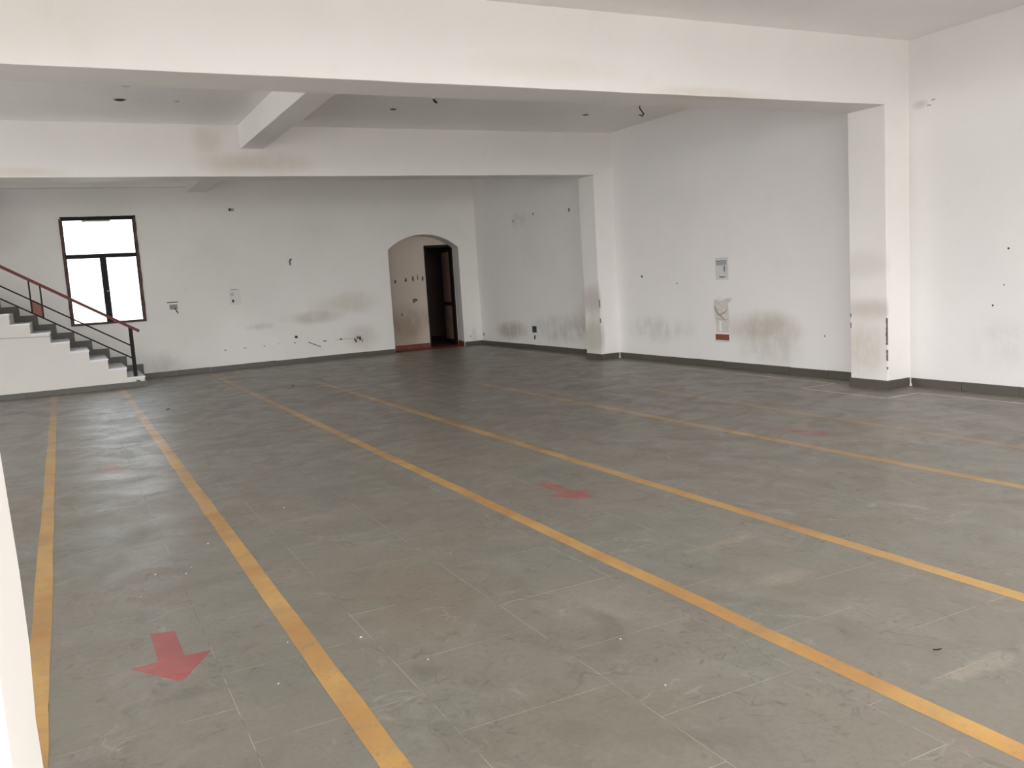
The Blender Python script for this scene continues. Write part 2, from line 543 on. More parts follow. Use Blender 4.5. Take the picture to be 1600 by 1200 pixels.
def wavy_beam(y0, y1, z0, z1, x0, x1, amp, seed):
    rnd = random.Random(seed)
    b = BM()
    n = 40
    prev = None
    for i in range(n + 1):
        x = x0 + (x1 - x0) * i / n
        d = rnd.uniform(-amp, amp) if 0 < i < n else 0
        e = rnd.uniform(-amp, amp) if 0 < i < n else 0
        ring = [b.verts.new(p) for p in ((x, y0, z1), (x, y0, z0 + d + .003), (x, y0 + .003, z0 + d), (x, y1 - .003, z0 + e), (x, y1, z0 + e + .003), (x, y1, z1))]
        if prev:
            for q in range(6):
                b.faces.new((prev[q], prev[(q + 1) % 6], ring[(q + 1) % 6], ring[q]))
        prev = ring
    return b
obj('ceiling_beam_front', wavy_beam(7.0, 7.53, BZ, ROOM_H + .02, XL, XR + .01, .002, 1), m_beam1, kind='structure')
obj('ceiling_beam_middle', wavy_beam(13.06, 13.56, BZ, ROOM_H + .02, XL, XR + .01, .0025, 2), m_beam2, kind='structure')
obj('ceiling_beam_cross', obox(2.53, 2.86, 7.5, 13.08, 3.625, ROOM_H + .02, .004), m_ceil2, kind='structure')
obj('ceiling_beam_cross', obox(2.50, 2.88, 13.55, YF + .01, 3.655, ROOM_H + .02, .004), m_ceil2, kind='structure')
obj('ceiling_beam_far', obox(XL, 2.52, YF - .14, YF + .01, 3.755, ROOM_H + .02, .004), m_ceil2, kind='structure')

def pillar(name, y0, y1, z1, mat, seed):
    rnd = random.Random(seed)
    b = BM()
    prev = None
    n = 26
    for i in range(n + 1):
        z = z1 * i / n
        j = [rnd.uniform(-.0025, .0025) for _ in range(3)]
        ring = [b.verts.new(p) for p in ((XR + .01, y0 + j[0], z), (BX + .005 + j[1], y0 + j[0], z), (BX + j[1], y0 + .005 + j[0], z), (BX + j[2], y1 - .005, z), (BX + .005 + j[2], y1, z), (XR + .01, y1, z))]
        if prev:
            for q in range(6):
                b.faces.new((prev[q], prev[(q + 1) % 6], ring[(q + 1) % 6], ring[q]))
        prev = ring
    return obj(name, b, mat, kind='structure')
p1 = pillar('pillar_front', 7.0, 7.53, BZ + .02, m_pill1, 3)
p2 = pillar('pillar_middle', 13.06, 13.56, BZ + .02, m_pill2, 4)

# chipped edges of the pillars, dark where the paint broke off
def edge_chip(par, y, z, h, wd, face):
    rnd = random.Random(int(z * 1000))
    n = 16
    pts = [(wd * (.1 + .9 * rnd.random() ** 1.3), z + h * (i / n - .5)) for i in range(n + 1)]
    b = BM()
    if face == 'side':     # on the face that looks to the left of the room, running back from the corner
        prism(b, [(y - .004, z - h / 2)] + [(y + p, q) for p, q in pts] + [(y - .004, z + h / 2)], 'x', BX - .006, BX + .01)
    else:
        prism(b, [(BX - .006, z - h / 2)] + [(BX + p, q) for p, q in pts] + [(BX - .006, z + h / 2)], 'y', y - .003, y + .01)
    obj('chipped_edge', b, m_scarm, par, label='dark chip broken out of the painted edge')
for z, h, wd in ((.68, .31, .018), (.40, .13, .012), (.25, .03, .010)):
    edge_chip(p1, 7.0, z, h, wd, 'side')
for z, h, wd in ((.86, .04, .012), (.74, .06, .012)):
    edge_chip(p1, 7.518, z, h, wd, 'side')
for z, h, wd in ((1.0, .14, .012), (.70, .08, .012)):
    edge_chip(p2, 13.06, z, h, wd, 'side')

# ------------------------------------------------------------------ stone skirting in lengths
def skirting(name, p, q, nrm, h=.1, th=.018, step=.66, mat=None, piece='skirting_tile', z0=0.0):
    """p, q floor points; nrm unit vector into the room"""
    root = empty(name, (p[0], p[1], 0), kind='structure')
    d = Vector((q[0] - p[0], q[1] - p[1], 0))
    L = d.length
    d.normalize()
    nv = Vector((nrm[0], nrm[1], 0))
    n = max(1, round(L / step))
    rnd = random.Random(name)
    for i in range(n):
        a, c2 = L * i / n + .002, L * (i + 1) / n - .002
        hh = h + rnd.uniform(-.004, .004)
        tt = th + rnd.uniform(-.002, .003)
        b = BM()
        lo = [d * a, d * c2, d * c2 + nv * tt, d * a + nv * tt]
        A = [b.verts.new((v.x, v.y, z0)) for v in lo]
        hi = [d * a, d * c2, d * c2 + nv * (tt - .003), d * a + nv * (tt - .003)]
        B = [b.verts.new((v.x, v.y, z0 + hh)) for v in hi]
        b.faces.new(A)
        b.faces.new(B)
        for k2 in range(4):
            b.faces.new((A[k2], A[(k2 + 1) % 4], B[(k2 + 1) % 4], B[k2]))
        obj(piece, b, mat or m_skirt, root)
    return root
skirting('baseboard_right', (XR, 1.02), (XR, 6.985), (-1, 0))
skirting('baseboard_right', (XR, 7.55), (XR, 13.045), (-1, 0))
skirting('baseboard_right', (XR, 13.58), (XR, YF), (-1, 0))
for nm, ya, yb in (('baseboard_pillar_front', 7.0, 7.53), ('baseboard_pillar_middle', 13.06, 13.56)):
    skirting(nm, (BX - .018, ya), (XR - .02, ya), (0, -1))
    skirting(nm, (BX, ya - .016), (BX, yb + .016), (-1, 0))
skirting('baseboard_far', (1.28, YF), (AX0 - .005, YF), (0, -1))
skirting('baseboard_far', (AX1 + .01, YF), (XR - .02, YF), (0, -1))
skirting('baseboard_stair', (-4.7, 17.3), (1.27, 17.3), (0, -1), .095, .02)
skirting('baseboard_alcove', (AX0 + .01, AY), (DX0 - .01, AY), (0, -1), .115, .012, 2, m_red, 'painted_skirting')
dv = Vector((AXB - AX1, AY - YF, 0)).normalized()
skirting('baseboard_alcove', (AX1, YF + .002), (AXB, AY), (-dv.y, dv.x), .115, .012, 2, m_red, 'painted_skirting')
obj('trim_alcove_floor', obox(AX0 + .01, AX1 + .02, YF - .03, AY - .01, -.002, .0015), m_red, kind='structure')

# white plaster runs at the inner corners of the pillars
for y in (7.0, 13.06):
    b = BM()
    tube(b, [(XR - .022, y - .02, .1), (XR - .026, y - .024, .05), (XR - .03, y - .03, .004)], [.008, .006, .016])
    obj('plaster_run', b, m_white, p1 if y == 7.0 else p2, label='white plaster run down the inner corner')

# ------------------------------------------------------------------ window of the far wall
win = empty('window_1', ((WX0 + WX1) / 2, YF, WZ0), kind='structure')
ox, oz = (WX0 + WX1) / 2, WZ0
def wbox(name, x0, x1, y0, y1, z0, z1, mat, par=win, bev=.003, jag=0, seed=1, label=None):
    b = BM()
    if jag:
        rnd = random.Random(seed)
        n = 18
        vert = (z1 - z0) > (x1 - x0)
        pa, pb = [], []
        for i in range(n + 1):
            f = i / n
            if vert:
                pa.append((x0 + rnd.uniform(-jag, jag * .3), z0 + (z1 - z0) * f))
                pb.append((x1 + rnd.uniform(-jag * .3, jag), z0 + (z1 - z0) * f))
            else:
                pa.append((x0 + (x1 - x0) * f, z0 + rnd.uniform(-jag, jag * .3)))
                pb.append((x0 + (x1 - x0) * f, z1 + rnd.uniform(-jag * .3, jag)))
        prism(b, [(p[0] - ox, p[1] - oz) for p in pa + pb[::-1]], 'y', y0 - YF, y1 - YF)
    else:
        box(b, x0 - ox, x1 - ox, y0 - YF, y1 - YF, z0 - oz, z1 - oz, bev)
    o = obj(name, b, mat, par)
    if label: o['label'] = label
    return o
fo = .028
wbox('window_frame', WX0 - fo, WX0 + .018, YF - .02, YF + .05, WZ0 - fo, WZ1 - .01, m_frame, jag=.006, seed=3)
wbox('window_frame', WX1 - .018, WX1 + fo, YF - .02, YF + .05, WZ0 - fo, WZ1 + fo, m_frame, jag=.009, seed=4)
wbox('window_frame', WX0 - .01, WX1 + fo, YF - .02, YF + .05, WZ1, WZ1 + .022, m_black, jag=.003, seed=5)
wbox('window_sill', WX0 - fo, WX1 + fo, YF - .03, YF + .05, WZ0 - fo, WZ0 + .006, m_frame, jag=.004, seed=6)
wbox('sash', WX0 + .01, WX0 + .035, YF + .0, YF + .045, WZ0, WZ1, m_black)
wbox('sash', WX1 - .035, WX1 - .01, YF + .0, YF + .045, WZ0, WZ1, m_black)
wbox('sash', WX0 + .01, WX1 - .01, YF + .0, YF + .045, WZ1 - .045, WZ1 + .004, m_black)
wbox('sash', WX0 + .01, WX1 - .01, YF + .01, YF + .045, WZ0 + .004, WZ0 + .018, m_frame)
tr = wbox('transom', WX0 + .01, WX1 - .01, YF - .01, YF + .05, 2.425, 2.505, m_black)
mu = wbox('mullion', .785, .90, YF - .01, YF + .05, WZ0 + .01, 2.43, m_black)
kb = BM()
bmesh.ops.create_uvsphere(kb, u_segments=10, v_segments=6, radius=.014, matrix=Matrix.Translation((.86 - ox, -.022, 1.78 - oz)))
obj('window_catch', kb, m_white, mu)
# panes: thin glass
t = NT('window_glass')
t.t.nodes.remove(t.b)
out = t.t.nodes['Material Output']
tr_ = t.n('ShaderNodeBsdfTransparent')
tr_.inputs[0].default_value = (.93, .95, .95, 1)
gl = t.n('ShaderNodeBsdfGlossy')
gl.inputs['Roughness'].default_value = .05
mx = t.n('ShaderNodeMixShader')
fr_ = t.n('ShaderNodeFresnel')
fr_.inputs['IOR'].default_value = 1.45
t.L(fr_.outputs[0], mx.inputs[0])
t.L(tr_.outputs[0], mx.inputs[1])
t.L(gl.outputs[0], mx.inputs[2])
t.L(mx.outputs[0], out.inputs[0])
m_glass = t.m
for x0, x1, z0, z1 in ((WX0 + .03, WX1 - .03, 2.50, WZ1 - .04), (WX0 + .03, .79, WZ0 + .012, 2.43), (.89, WX1 - .03, WZ0 + .012, 2.43)):
    wbox('pane', x0, x1, YF + .022, YF + .027, z0, z1, m_glass, bev=0)
# scraps of paper stuck along the top of the glass
wbox('paper_scrap', .55, 1.05, YF + .012, YF + .02, 3.125, 3.155, plain('old_paper', (.55, .52, .47), .9), jag=.008, seed=9)

# house across the yard, its facade raised to cut bright sky through the window
hs = empty('house', (-7, 32, -.3), label='pale blurred building outside the far window', cat='building')
m_lime = plain('limewash', (.72, .73, .75), .9, var=.05)
obj('wall', obox(-23, 23, 0, 8, 0, 9.5), m_lime, hs)
obj('parapet', obox(-23.2, 23.2, -.2, 8.2, 9.5, 9.9), m_lime, hs)
obj('floor_band', obox(-23, 23, -.12, 0, 4.6, 4.85), m_lime, hs)
for wx in range(-20, 22, 5):
    for wz in (1.6, 6.0):
        f = obj('window', obox(wx - .75, wx + .75, -.06, 0, wz, wz + 1.6), m_lime, hs)
        obj('pane', obox(wx - .65, wx + .65, -.075, -.06, wz + .1, wz + 1.5), plain('pale_pane', (.45, .48, .5), .2), f)

# ------------------------------------------------------------------ doorway in the alcove
d1 = empty('door_1', (DX1, AY, 0), kind='structure')
def dbox(name, x0, x1, y0, y1, z0, z1, mat, par=d1, bev=.004):
    return obj(name, obox(x0 - DX1, x1 - DX1, y0 - AY, y1 - AY, z0, z1, bev), mat, par)
dbox('door_frame', DX0 - .005, DX0 + .035, AY - .012, AY + .12, 0, DZ, m_black)
dbox('door_frame', DX0 + .03, DX1 + .02, AY - .012, AY + .12, DZ - .055, DZ + .004, m_black)
dbox('door_frame', DX1 - .02, DX1 + .02, AY - .0, AY + .12, 0, DZ - .05, m_black)
leaf = empty('door_leaf', (8.50 - DX1, AY + .12 - AY, 0), d1)
leaf.rotation_euler = (0, 0, math.radians(90 - 5))
LW = .72    # leaf local x from hinge to free edge, swung back into the dark room
def lbox(name, x0, x1, z0, z1, th, mat):
    return obj(name, obox(x0, x1, -th / 2, th / 2, z0, z1, .003), mat, leaf)
lbox('stile', LW - .075, LW, .07, 2.33, .04, m_black)
lbox('stile', 0, .05, .07, 2.33, .04, m_black)
lbox('rail', .05, LW - .07, 2.25, 2.33, .04, m_black)
lbox('rail', .05, LW - .07, .95, 1.04, .05, m_black)
lbox('rail', .05, LW - .07, .07, .13, .04, m_black)
lbox('door_panel', .045, LW - .07, 1.035, 2.255, .02, m_door)
lbox('door_panel', .045, LW - .07, .125, .955, .02, m_door)

# scars on the back wall of the alcove where fittings were pulled off
def scar_y(par, x, z, rx, rz, y, mat=None, seed=0, name='plaster_scar', d=.004, jag=.35, hole=None):
    rnd = random.Random(seed + int(x * 1000))
    b = BM()
    prism(b, [(x + p, z + q) for p, q in blob(rx, rz, 12, jag, rnd)], 'y', y - d, y + .002)
    o = obj(name, b, mat or m_scar, par)
    return o
def scar_x(par, y, z, ry, rz, x, mat=None, seed=0, name='plaster_scar', d=.004, jag=.35):
    rnd = random.Random(seed + int(y * 1000))
    b = BM()
    prism(b, [(y + p, z + q) for p, q in blob(ry, rz, 12, jag, rnd)], 'x', x - d, x + .002)
    return obj(name, b, mat or m_scar, par)
for i, (x, z, rx, rz) in enumerate(((7.01, 1.61, .035, .055), (7.28, 1.64, .028, .065), (7.46, 1.65, .032, .075), (7.58, 1.68, .022, .075), (7.705, 1.64, .032, .08))):
    scar_y(wa, x, z, rx * .75, rz * .8, AY, m_scarm, seed=i, jag=.45)
scar_y(wa, 7.465, 1.14, .06, .05, AY, m_scarm, 21, jag=.6)
scar_y(wa, 7.465, 1.14, .018, .022, AY - .003, m_scar, 22)
scar_y(wa, 7.12, .83, .02, .025, AY, m_scar, 23)

# ------------------------------------------------------------------ staircase
NS, RI, GO, SX, SY0, SY1 = 14, .1845, .2905, 1.235, 17.3, YF - .003
st = empty('staircase', (SX, SY0, 0), label='white plastered stair flight with grey stone treads below the bright window', cat='staircase')
prof = [(0, 0)]
for i in range(NS):
    prof.append((-GO * i, RI * (i + 1) - .028))
    prof.append((-GO * (i + 1), RI * (i + 1) - .028))
xe = XL + .01 - SX
prof[-1] = (xe, RI * NS - .028)
prof.append((xe, 0))
b = BM()
prism(b, prof, 'y', 0, SY1 - SY0)
obj('flight', b, m_stairside, st)
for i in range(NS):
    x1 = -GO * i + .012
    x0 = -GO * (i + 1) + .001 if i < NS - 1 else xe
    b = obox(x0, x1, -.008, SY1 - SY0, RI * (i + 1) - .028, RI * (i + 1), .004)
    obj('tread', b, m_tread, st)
# dark stone band on the wall that follows the steps
for i in range(NS - 1):
    z = RI * (i + 1)
    x1 = -GO * i + .11
    b = BM()
    zb = RI * i + .1155 if i else .002
    prism(b, [(-GO * (i + 1) + .013, z + .002), (-GO * i + .014, z + .002), (-GO * i + .014, zb), (x1, zb), (x1, z + .115), (-GO * (i + 1) + .11, z + .115), (-GO * (i + 1) + .013, z + .115)], 'y', SY1 - SY0 - .022, SY1 - SY0 - .001)
    obj('wall_band', b, m_skirt, st, label='dark stone band on the wall following the steps')
# crack in the side plaster
b = BM()
prism(b, [(-.2 - SX, 1.031), (-1.0 - SX, 1.060), (-2.2 - SX, 1.10), (-2.2 - SX, 1.107), (-1.0 - SX, 1.068), (-.2 - SX, 1.037)], 'y', -.002, .004)
obj('plaster_crack', b, m_scar, st)

# railing
rl = empty('stair_railing', (1.09, 17.345, 0), label='black steel stair railing with maroon handrail and rust red panel', cat='railing')
def P(x, z, y=0): return Vector((x - 1.09, y, z))
SLP = .6195
def flat_bar(name, xa, za, xb, zb, hgt, wid, mat):
    b = BM()
    d = (P(xb, zb) - P(xa, za)).normalized()
    nrm = Vector((-d.z, 0, d.x))
    if nrm.z < 0: nrm = -nrm
    vs = []
    for p in (P(xa, za), P(xb, zb)):
        for a, y in ((-1, -1), (1, -1), (1, 1), (-1, 1)):
            vs.append(b.verts.new(p + nrm * (a * hgt / 2) + Vector((0, y * wid / 2, 0))))
    for f in ((0, 1, 2, 3), (7, 6, 5, 4), (0, 4, 5, 1), (1, 5, 6, 2), (2, 6, 7, 3), (3, 7, 4, 0)):
        b.faces.new([vs[i] for i in f])
    bmesh.ops.bevel(b, geom=b.edges[:], offset=.004, segments=2, affect='EDGES')
    return obj(name, b, mat, rl)
XE = -3.0
def hz(x): return 1.025 + (1.205 - x) * SLP
flat_bar('handrail', 1.235, hz(1.235), XE, hz(XE), .052, .055, m_rail)
flat_bar('bar', 1.07, .755, XE, .755 + (1.07 - XE) * SLP, .026, .026, m_black)
flat_bar('bar', 1.07, .525, XE, .525 + (1.07 - XE) * SLP, .026, .026, m_black)
b = BM()
prism(b, [(-.033, .10), (.033, .10), (.033, hz(1.12) - .02), (-.033, hz(1.06) - .02)], 'y', -.02, .02)
obj('post', b, m_black, rl)
b = BM()
tube(b, [(0.01, -.035, .105), (.03, -.05, .10), (.06, -.045, .095), (.075, -.05, .08)], [.02, .022, .016, .008])
obj('weld_lump', b, m_scar, rl)
for xb in (-.44, -1.95):
    for x in (xb, xb + .165):
        zb = .525 + (1.07 - x) * SLP - .01
        obj('baluster', obox(x - 1.09 - .013, x - 1.09 + .013, -.014, .014, zb, hz(x) - .02), m_black, rl)
    b = BM()
    xa, xc = xb + .012, xb + .153
    prism(b, [(xa - 1.09, .535 + (1.07 - xa) * SLP), (xc - 1.09, .535 + (1.07 - xc) * SLP), (xc - 1.09, .745 + (1.07 - xc) * SLP), (xa - 1.09, .745 + (1.07 - xa) * SLP)], 'y', -.006, .006)
    obj('infill_panel', b, m_panel, rl, label='rust red sheet panel between the balusters')
for x in (-1.2, -2.6):
    zb = (math.floor((SX - x) / GO) + 1) * RI
    obj('post', obox(x - 1.09 - .02, x - 1.09 + .02, -.02, .02, zb, hz(x) - .02), m_black, rl)

# ------------------------------------------------------------------ floor markings
def line(x, y0, y1, wd, op, label, jogs=(), grp='painted lane lines on the stone floor', slant=0.0):
    rnd = random.Random(int(x * 100))
    b = BM()
    n = int((y1 - y0) / .35)
    prev = None
    for i in range(n + 1):
        y = y0 + (y1 - y0) * i / n
        xm = x + slant * (y - y0) / (y1 - y0)
        e0, e1 = rnd.uniform(-.004, .004), rnd.uniform(-.004, .004)
        q = [b.verts.new(p) for p in ((xm - wd / 2 + e0, y, .0002), (xm + wd / 2 + e1, y, .0002), (xm + wd / 2 + e1, y, .0011), (xm - wd / 2 + e0, y, .0011))]
        if prev:
            for k2 in range(4):
                b.faces.new((prev[k2], prev[(k2 + 1) % 4], q[(k2 + 1) % 4], q[k2]))
        prev = q
    o = obj('painted_line', b, floor_paint('yellow_line_paint', YEL, op), label=label, cat='floor marking', group=grp)
    return o
line(-.262, 1.05, 17.2, .088, .9, 'yellow floor line running up to the plastered stair side')
line(.822, 1.05, 17.6, .098, .93, 'yellow floor line aimed at the foot of the stair railing')
line(2.545, 1.05, 18.4, .090, .95, 'bold yellow floor line ending at the far wall right of the window')
line(3.742, 1.05, 14.6, .088, .90, 'yellow floor line with a red arrow just left of it, fading towards the arch')
line(5.51, 1.05, 11.8, .088, .74, 'worn yellow floor line just left of the faint arrow near the right wall')
line(6.50, 1.05, 12.6, .080, .42, 'faintest yellow floor line, closest to the right wall pillar', slant=.36)

def arrow(x, ytip, op, label, sh=.0):
    pts = [(-.058, .62), (.050, .60), (.055, .262), (.165, .25), (.03, 0.015), (.0, 0), (-.17, .25), (-.055, .262)]
    b = BM()
    prism(b, [(x + px + sh * py, ytip + py) for px, py in pts], 'z', .0002, .0010)
    obj('painted_arrow', b, floor_paint('red_arrow_paint', (.40, .062, .062), op, 9), label=label, cat='floor marking', group='painted direction arrows')
arrow(.265, 3.775, .80, 'bright red floor arrow, largest and nearest of all')
arrow(3.14, 5.13, .60, 'red floor arrow between the two middle yellow lines')
arrow(5.95, 5.54, .45, 'dull red floor arrow in the lane before the front pillar')
arrow(.27, 8.80, .30, 'faded pink floor arrow in the sheen of the window')
arrow(3.14, 11.40, .30, 'faint worn red floor arrow far back, in front of the far wall switches')
arrow(.27, 13.5, .22, 'nearly worn away red floor arrow close to the stair foot')
arrow(-.95, 8.9, .18, 'nearly worn away red floor arrow left of the leftmost yellow line')

# thin pale border line that follows the right wall and goes round the pillars
m_bord = floor_paint('pale_border_cement', (.62, .57, .50), .92, 5)
b = BM()
pts = [(8.47, 1.02), (8.47, 6.585), (7.95, 6.585), (7.95, 7.82), (8.50, 7.82), (8.50, 12.55), (8.08, 12.55), (8.08, 13.95), (8.50, 13.95), (8.50, 18.5)]
for (ax, ay), (bx, by) in zip(pts, pts[1:]):
    hwid = .019
    box(b, min(ax, bx) - hwid, max(ax, bx) + hwid, min(ay, by) - hwid, max(ay, by) + hwid, .0001, .0007)
obj('border_line', b, m_bord, label='thin pale cement line stepping round the pillars along the right wall', cat='floor marking')

# crumbs and leaves
b = BM()
for x, y, s in ((.475, 5.248, .010), (.517, 5.355, .008), (.318, 5.355, .009), (.211, 4.996, .008), (.676, 5.803, .009), (1.05, 3.75, .010), (.75, 3.9, .007), (1.22, 3.35, .008),
                (2.0, 3.05, .008), (3.95, 5.2, .008), (4.02, 5.28, .007), (.62, 3.5, .006), (1.9, 2.6, .007), (2.9, 4.1, .006), (1.3, 6.4, .008)):
    bmesh.ops.create_icosphere(b, subdivisions=1, radius=s * .6, matrix=Matrix.Translation((x, y, s * .3)) @ Matrix.Rotation(x * 9, 4, 'Z') @ Matrix.Diagonal((1.3, .8, .55, 1)))
obj('plaster_crumbs', b, m_chip, kind='stuff', label='scattered white plaster crumbs on the stone floor', cat='debris')

def dry_leaf(x, y, L, rot, label):
    b = BM()
    n = 6
    rows = []
    for i in range(n + 1):
        f = i / n
        wd = L * .11 * math.sin(math.pi * min(max(f, .04), .96)) ** .8
        h = .004 + .35 * L * (f - .5) ** 2
        rows.append([b.verts.new((L * (f - .5), s * wd, h + abs(s) * .12 * L)) for s in (-1, 0, 1)])
    for r0, r1 in zip(rows, rows[1:]):
        for i in range(2):
            b.faces.new((r0[i], r0[i + 1], r1[i + 1], r1[i]))
    bmesh.ops.solidify(b, geom=b.faces[:], thickness=.0012)
    o = obj('dry_leaf', b, m_leaf, label=label, cat='leaf')
    o.location = (x, y, .0015)
    o.rotation_euler = (0, 0, rot)
dry_leaf(2.96, 2.22, .036, -.4, 'small dark curled leaf on the bare stone right of the bold yellow line')
dry_leaf(3.25, 14.35, .10, 1.2, 'dark dry leaf on the floor far back below the wall switches')
dry_leaf(1.20, 13.2, .085, .9, 'dark dry leaf on the floor in front of the stair foot')

# ------------------------------------------------------------------ fittings left on the walls
def plate(name, x0, x1, z0, z1, label, cat, y=YF, d=.018):
    r = empty(name, ((x0 + x1) / 2, y, z0), label=label, cat=cat)
    cx, cz = (x0 + x1) / 2, z0
    def B(nm, a0, a1, b0, b1, y0, y1, mat, bev=.002):
        return obj(nm, obox(a0 - cx, a1 - cx, y0, y1, b0 - cz, b1 - cz, bev), mat, r)
    return r, B
r, B = plate('switch_box', 1.935, 2.125, 1.315, 1.485, 'small open white switch box with dangling black wire, right of the window', 'switch box')
B('rim', 1.935, 1.955, 1.315, 1.47, -.02, -.001, m_white)
B('rim', 2.105, 2.125, 1.315, 1.47, -.02, -.001, m_white)
B('rim', 1.955, 2.105, 1.315, 1.335, -.02, -.001, m_white)
B('rim', 1.955, 2.105, 1.435, 1.465, -.02, -.001, m_white)
B('back_plate', 1.95, 2.11, 1.33, 1.44, -.006, -.001, plain('switch_grey', (.30, .28, .26), .6))
B('top_edge', 1.915, 2.125, 1.47, 1.487, -.024, -.001, m_black)
b = BM()
tube(b, [(.02, -.012, .06), (.03, -.03, .02), (.05, -.035, -.02), (.075, -.03, -.06)], [.004, .009, .011, .007], 6)
obj('wire', b, m_wire, r)

r, B = plate('switch_plate', 3.135, 3.36, 1.34, 1.655, 'larger blank white switch plate with one dark hole on the far wall', 'switch plate')
B('cover', 3.135, 3.36, 1.34, 1.655, -.014, -.001, plain('painted_plate', (.72, .70, .67), .5, var=.05))
B('recess', 3.165, 3.225, 1.53, 1.60, -.016, -.010, plain('plate_grey', (.5, .48, .46), .6))
b = BM()
prism(b, [(p - .045, q + .085) for p, q in blob(.022, .035, 10, .2, random.Random(3))], 'y', -.017, -.010)
obj('hole', b, m_hole, r)
B('top_edge', 3.17, 3.33, 1.655, 1.664, -.014, -.001, m_scar)

r, B = plate('junction_box', 5.70, 5.94, .31, .50, 'broken junction box with torn plaster low on the far wall beside the arch', 'junction box')
b = BM()
prism(b, [(p, q + .095) for p, q in blob(.12, .095, 16, .18, random.Random(5))], 'y', -.006, .001)
obj('torn_plaster', b, m_scarl, r)
for i, (x, z, rx, rz) in enumerate(((-.07, .06, .03, .045), (-.02, .12, .03, .035), (.03, .10, .03, .05), (.08, .05, .018, .03), (-.1, .1, .012, .03))):
    b = BM()
    prism(b, [(x + p, z + q) for p, q in blob(rx, rz, 9, .35, random.Random(i + 40))], 'y', -.010, -.003)
    obj('cavity', b, m_scar if i != 2 else m_hole, r)

r, B = plate('wall_hook', 4.44, 4.47, 2.14, 2.22, 'small black hook high on the bare far wall left of the arch', 'hook')
b = BM()
tube(b, [(.025, 0, .075), (.02, -.03, .08), (-.008, -.04, .07), (-.012, -.04, .0), (-.008, -.035, -.045)], [.010, .012, .013, .011, .008], 6)
obj('shank', b, m_wire, r)
B('base', 4.465, 4.495, 2.205, 2.24, -.006, -.001, m_scar)

r, B = plate('wall_bracket', 3.30, 3.37, 3.27, 3.31, 'tiny grey bracket stub near the top of the far wall', 'bracket')
B('stub', 3.298, 3.325, 3.265, 3.315, -.04, -.001, m_hole)
B('back_plate', 3.325, 3.40, 3.26, 3.32, -.008, -.001, plain('bracket_grey', (.45, .43, .41), .6))

# row of scars and a loose strip along the bottom of the far wall: parts of the wall
for i, (px, z, rx, rz, m) in enumerate(((4.44, .565, .035, .028, m_hole), (4.40, .44, .02, .012, m_scar), (5.42, .43, .03, .018, m_scar), (4.05, .455, .012, .012, m_dust), (3.75, .43, .02, .016, m_dust),
                                        (3.35, .43, .03, .014, m_dust), (2.95, .42, .03, .014, m_dust), (5.05, .42, .05, .012, m_scar), (2.30, 1.72, .012, .012, m_dust), (8.56, .22, .012, .02, m_scar))):
    scar_y(wf, px, z, rx, rz, YF, m, i + 60, jag=.3)
b = BM()
prism(b, [(4.70, .435), (4.95, .315), (4.945, .300), (4.69, .420)], 'y', YF - .02, YF - .001)
obj('loose_strip', b, m_scar, wf)
b = BM()
prism(b, [(5.3, .425), (5.7, .43), (5.7, .424), (5.3, .419)], 'y', YF - .003, YF + .001)
obj('plaster_crack', b, m_scar, wf)

# ---- right wall fittings
def rplate(name, y0, y1, z0, z1, label, cat):
    r = empty(name, (XR, (y0 + y1) / 2, z0), label=label, cat=cat)
    cy = (y0 + y1) / 2
    def B(nm, a0, a1, b0, b1, d0, d1, mat, bev=.002):
        return obj(nm, obox(-d1, -d0, a0 - cy, a1 - cy, b0 - z0, b1 - z0, bev), mat, r)
    return r, B, cy
r, B, cy = rplate('distribution_box', 10.12, 10.40, 1.335, 1.665, 'open white distribution box on the right wall above the brown board', 'electrical box')
B('rim', 10.12, 10.145, 1.335, 1.665, .001, .012, m_cover)
B('rim', 10.375, 10.40, 1.335, 1.665, .001, .012, m_cover)
B('rim', 10.145, 10.375, 1.335, 1.36, .001, .012, m_cover)
B('rim', 10.145, 10.375, 1.64, 1.665, .001, .012, m_cover)
B('back_plate', 10.14, 10.38, 1.355, 1.645, .001, .008, plain('box_white', (.66, .67, .68), .5))
B('breaker_rail', 10.15, 10.37, 1.55, 1.60, .008, .02, plain('box_grey', (.40, .39, .38), .6))
B('breaker_rail', 10.15, 10.37, 1.607, 1.617, .008, .022, m_hole)
b = BM()
tube(b, [(-.02, -.075, .20), (-.03, -.08, .16), (-.025, -.078, .12)], .007, 6)
obj('wire', b, m_wire, r)
b = BM()
prism(b, [(p, q + .04) for p, q in blob(.08, .012, 9, .3, random.Random(8))], 'x', -.012, -.006)
obj('scrape', b, m_scar, r)

r, B, cy = rplate('brown_board', 10.145, 10.445, .40, .535, 'short orange brown board set in white plaster low on the right wall', 'board')
B('board', 10.15, 10.44, .425, .512, .001, .016, m_board)
B('plaster_rim', 10.14, 10.46, .512, .532, .001, .01, m_white)
B('plaster_rim', 10.14, 10.46, .395, .42, .001, .008, m_scarl)
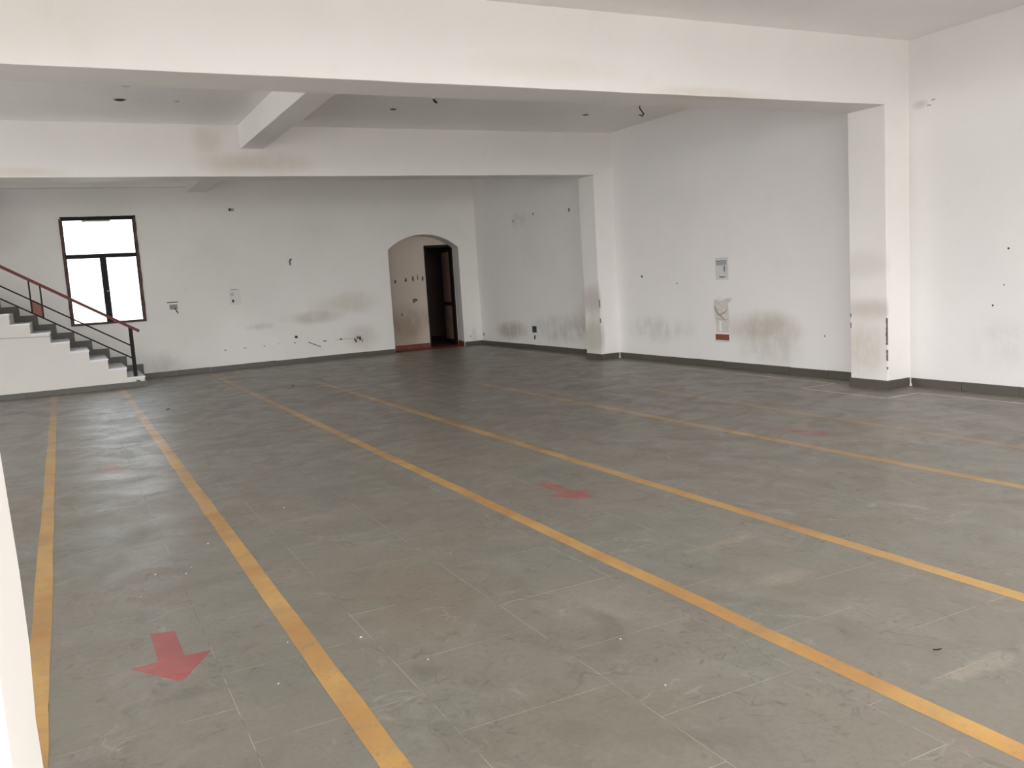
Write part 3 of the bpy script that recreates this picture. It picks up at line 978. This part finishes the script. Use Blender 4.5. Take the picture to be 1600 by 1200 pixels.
# chased plaster above the board
b = BM()
prism(b, [(10.16, .54), (10.42, .54), (10.44, .70), (10.47, .95), (10.46, 1.04), (10.30, 1.02), (10.20, 1.05), (10.06, 1.06), (10.10, 1.00), (10.15, .98), (10.13, .75)], 'x', XR - .003, XR + .001)
obj('plaster_scar', b, m_scarl, wr)
for i, (pts) in enumerate(([(10.47, .92), (10.44, .86), (10.38, .80), (10.30, .77), (10.22, .70), (10.22, .715), (10.30, .80), (10.37, .84), (10.42, .90), (10.45, .95)],
                           [(10.42, .735), (10.16, .735), (10.16, .745), (10.42, .748)],
                           [(10.37, .80), (10.22, .86), (10.16, .90), (10.17, .88), (10.24, .82)])):
    b = BM()
    prism(b, pts, 'x', XR - .006, XR - .002)
    obj('plaster_crack', b, plain('soft_crack', (.40, .36, .32), .9), wr)
b = BM()
prism(b, [(10.36, .56), (10.31, .56), (10.31, .70), (10.35, .71)], 'x', XR - .008, XR - .002)
obj('plaster_lump', b, m_white, wr)

r, B, cy = rplate('socket_box', 16.13, 16.28, .365, .50, 'small dark teal socket box low on the right wall near the far corner', 'socket')
B('body', 16.13, 16.28, .365, .50, .001, .02, m_teal)
B('rim', 16.28, 16.30, .36, .505, .001, .02, plain('pale_blue_plastic', (.35, .42, .45), .5))
b = BM()
tube(b, [(-.006, .0, -.06), (-.01, .01, -.1), (-.006, .02, -.15)], [.012, .018, .01], 6)
obj('wire_stub', b, m_wire, r)

for i, (y, z, s, m) in enumerate(((5.80, 1.553, .010, m_hole), (5.845, 1.174, .007, m_scar), (5.97, .958, .009, m_hole), (12.30, 1.437, .018, m_hole), (14.57, 2.768, .03, m_scar), (8.3, .55, .01, m_scar),
                                   (16.9, 2.75, .02, m_scar), (16.0, 2.82, .02, m_scar), (11.35, 1.3, .012, m_scar), (18.75, .25, .03, m_scar))):
    scar_x(wr, y, z, s, s * 1.3, XR, m, i, 'screw_hole', .003, .2)
for i, (y, z, ry, rz) in enumerate(((6.74, 3.19, .035, .008), (6.68, 3.24, .03, .007))):
    scar_x(wr, y, z, ry, rz, XR, plain('hairline_grey', (.45, .42, .40), .8), i + 70, 'plaster_crack', .002, .4)

# ---- ceiling fittings
def ceiling_disc(x, y, r, label, mat):
    o = empty('ceiling_outlet', (x, y, ROOM_H), label=label, cat='ceiling outlet')
    b = BM()
    tube(b, [(0, 0, .001), (0, 0, -.006)], r, 18)
    obj('ring', b, plain('outlet_ring', (.50, .47, .45), .6), o)
    b = BM()
    tube(b, [(0, 0, -.005), (0, 0, -.012)], r * .7, 18)
    obj('cap', b, mat, o)
ceiling_disc(.90, 11.55, .075, 'dark round ceiling outlet above the stair side of the middle bay', m_hole)
ceiling_disc(1.54, 11.55, .028, 'tiny pale ceiling outlet left of the cross beam', m_scarl)
ceiling_disc(4.34, 11.6, .05, 'grey round ceiling outlet just right of the cross beam', m_scarm)
ceiling_disc(7.42, 11.57, .055, 'grey round ceiling outlet near the right wall', m_scar)
ceiling_disc(.92, 10.80, .05, 'pale round ceiling outlet tucked behind the front beam', m_scarl)

def hang(x, y, pts, r, label):
    o = empty('hanging_wire', (x, y, ROOM_H), label=label, cat='wire')
    b = BM()
    tube(b, pts, r, 6)
    obj('wire', b, m_wire, o)
    b = BM()
    tube(b, [(0, 0, .001), (0, 0, -.008)], .03, 12)
    obj('ceiling_rose', b, m_ceil2, o)
    return o
hang(4.62, 10.85, [(0, 0, 0), (.01, 0, -.02), (.03, 0, -.045), (.055, 0, -.06)], [.008, .014, .018, .008], 'short black wire stub hanging from the ceiling at mid room')
o = hang(7.88, 10.80, [(0, 0, 0), (-.01, 0, -.04), (.03, 0, -.09), (.06, 0, -.12), (.03, 0, -.15), (-.03, 0, -.135)], [.008, .010, .009, .012, .011, .005], 'curled black wires hanging from the ceiling near the right wall')
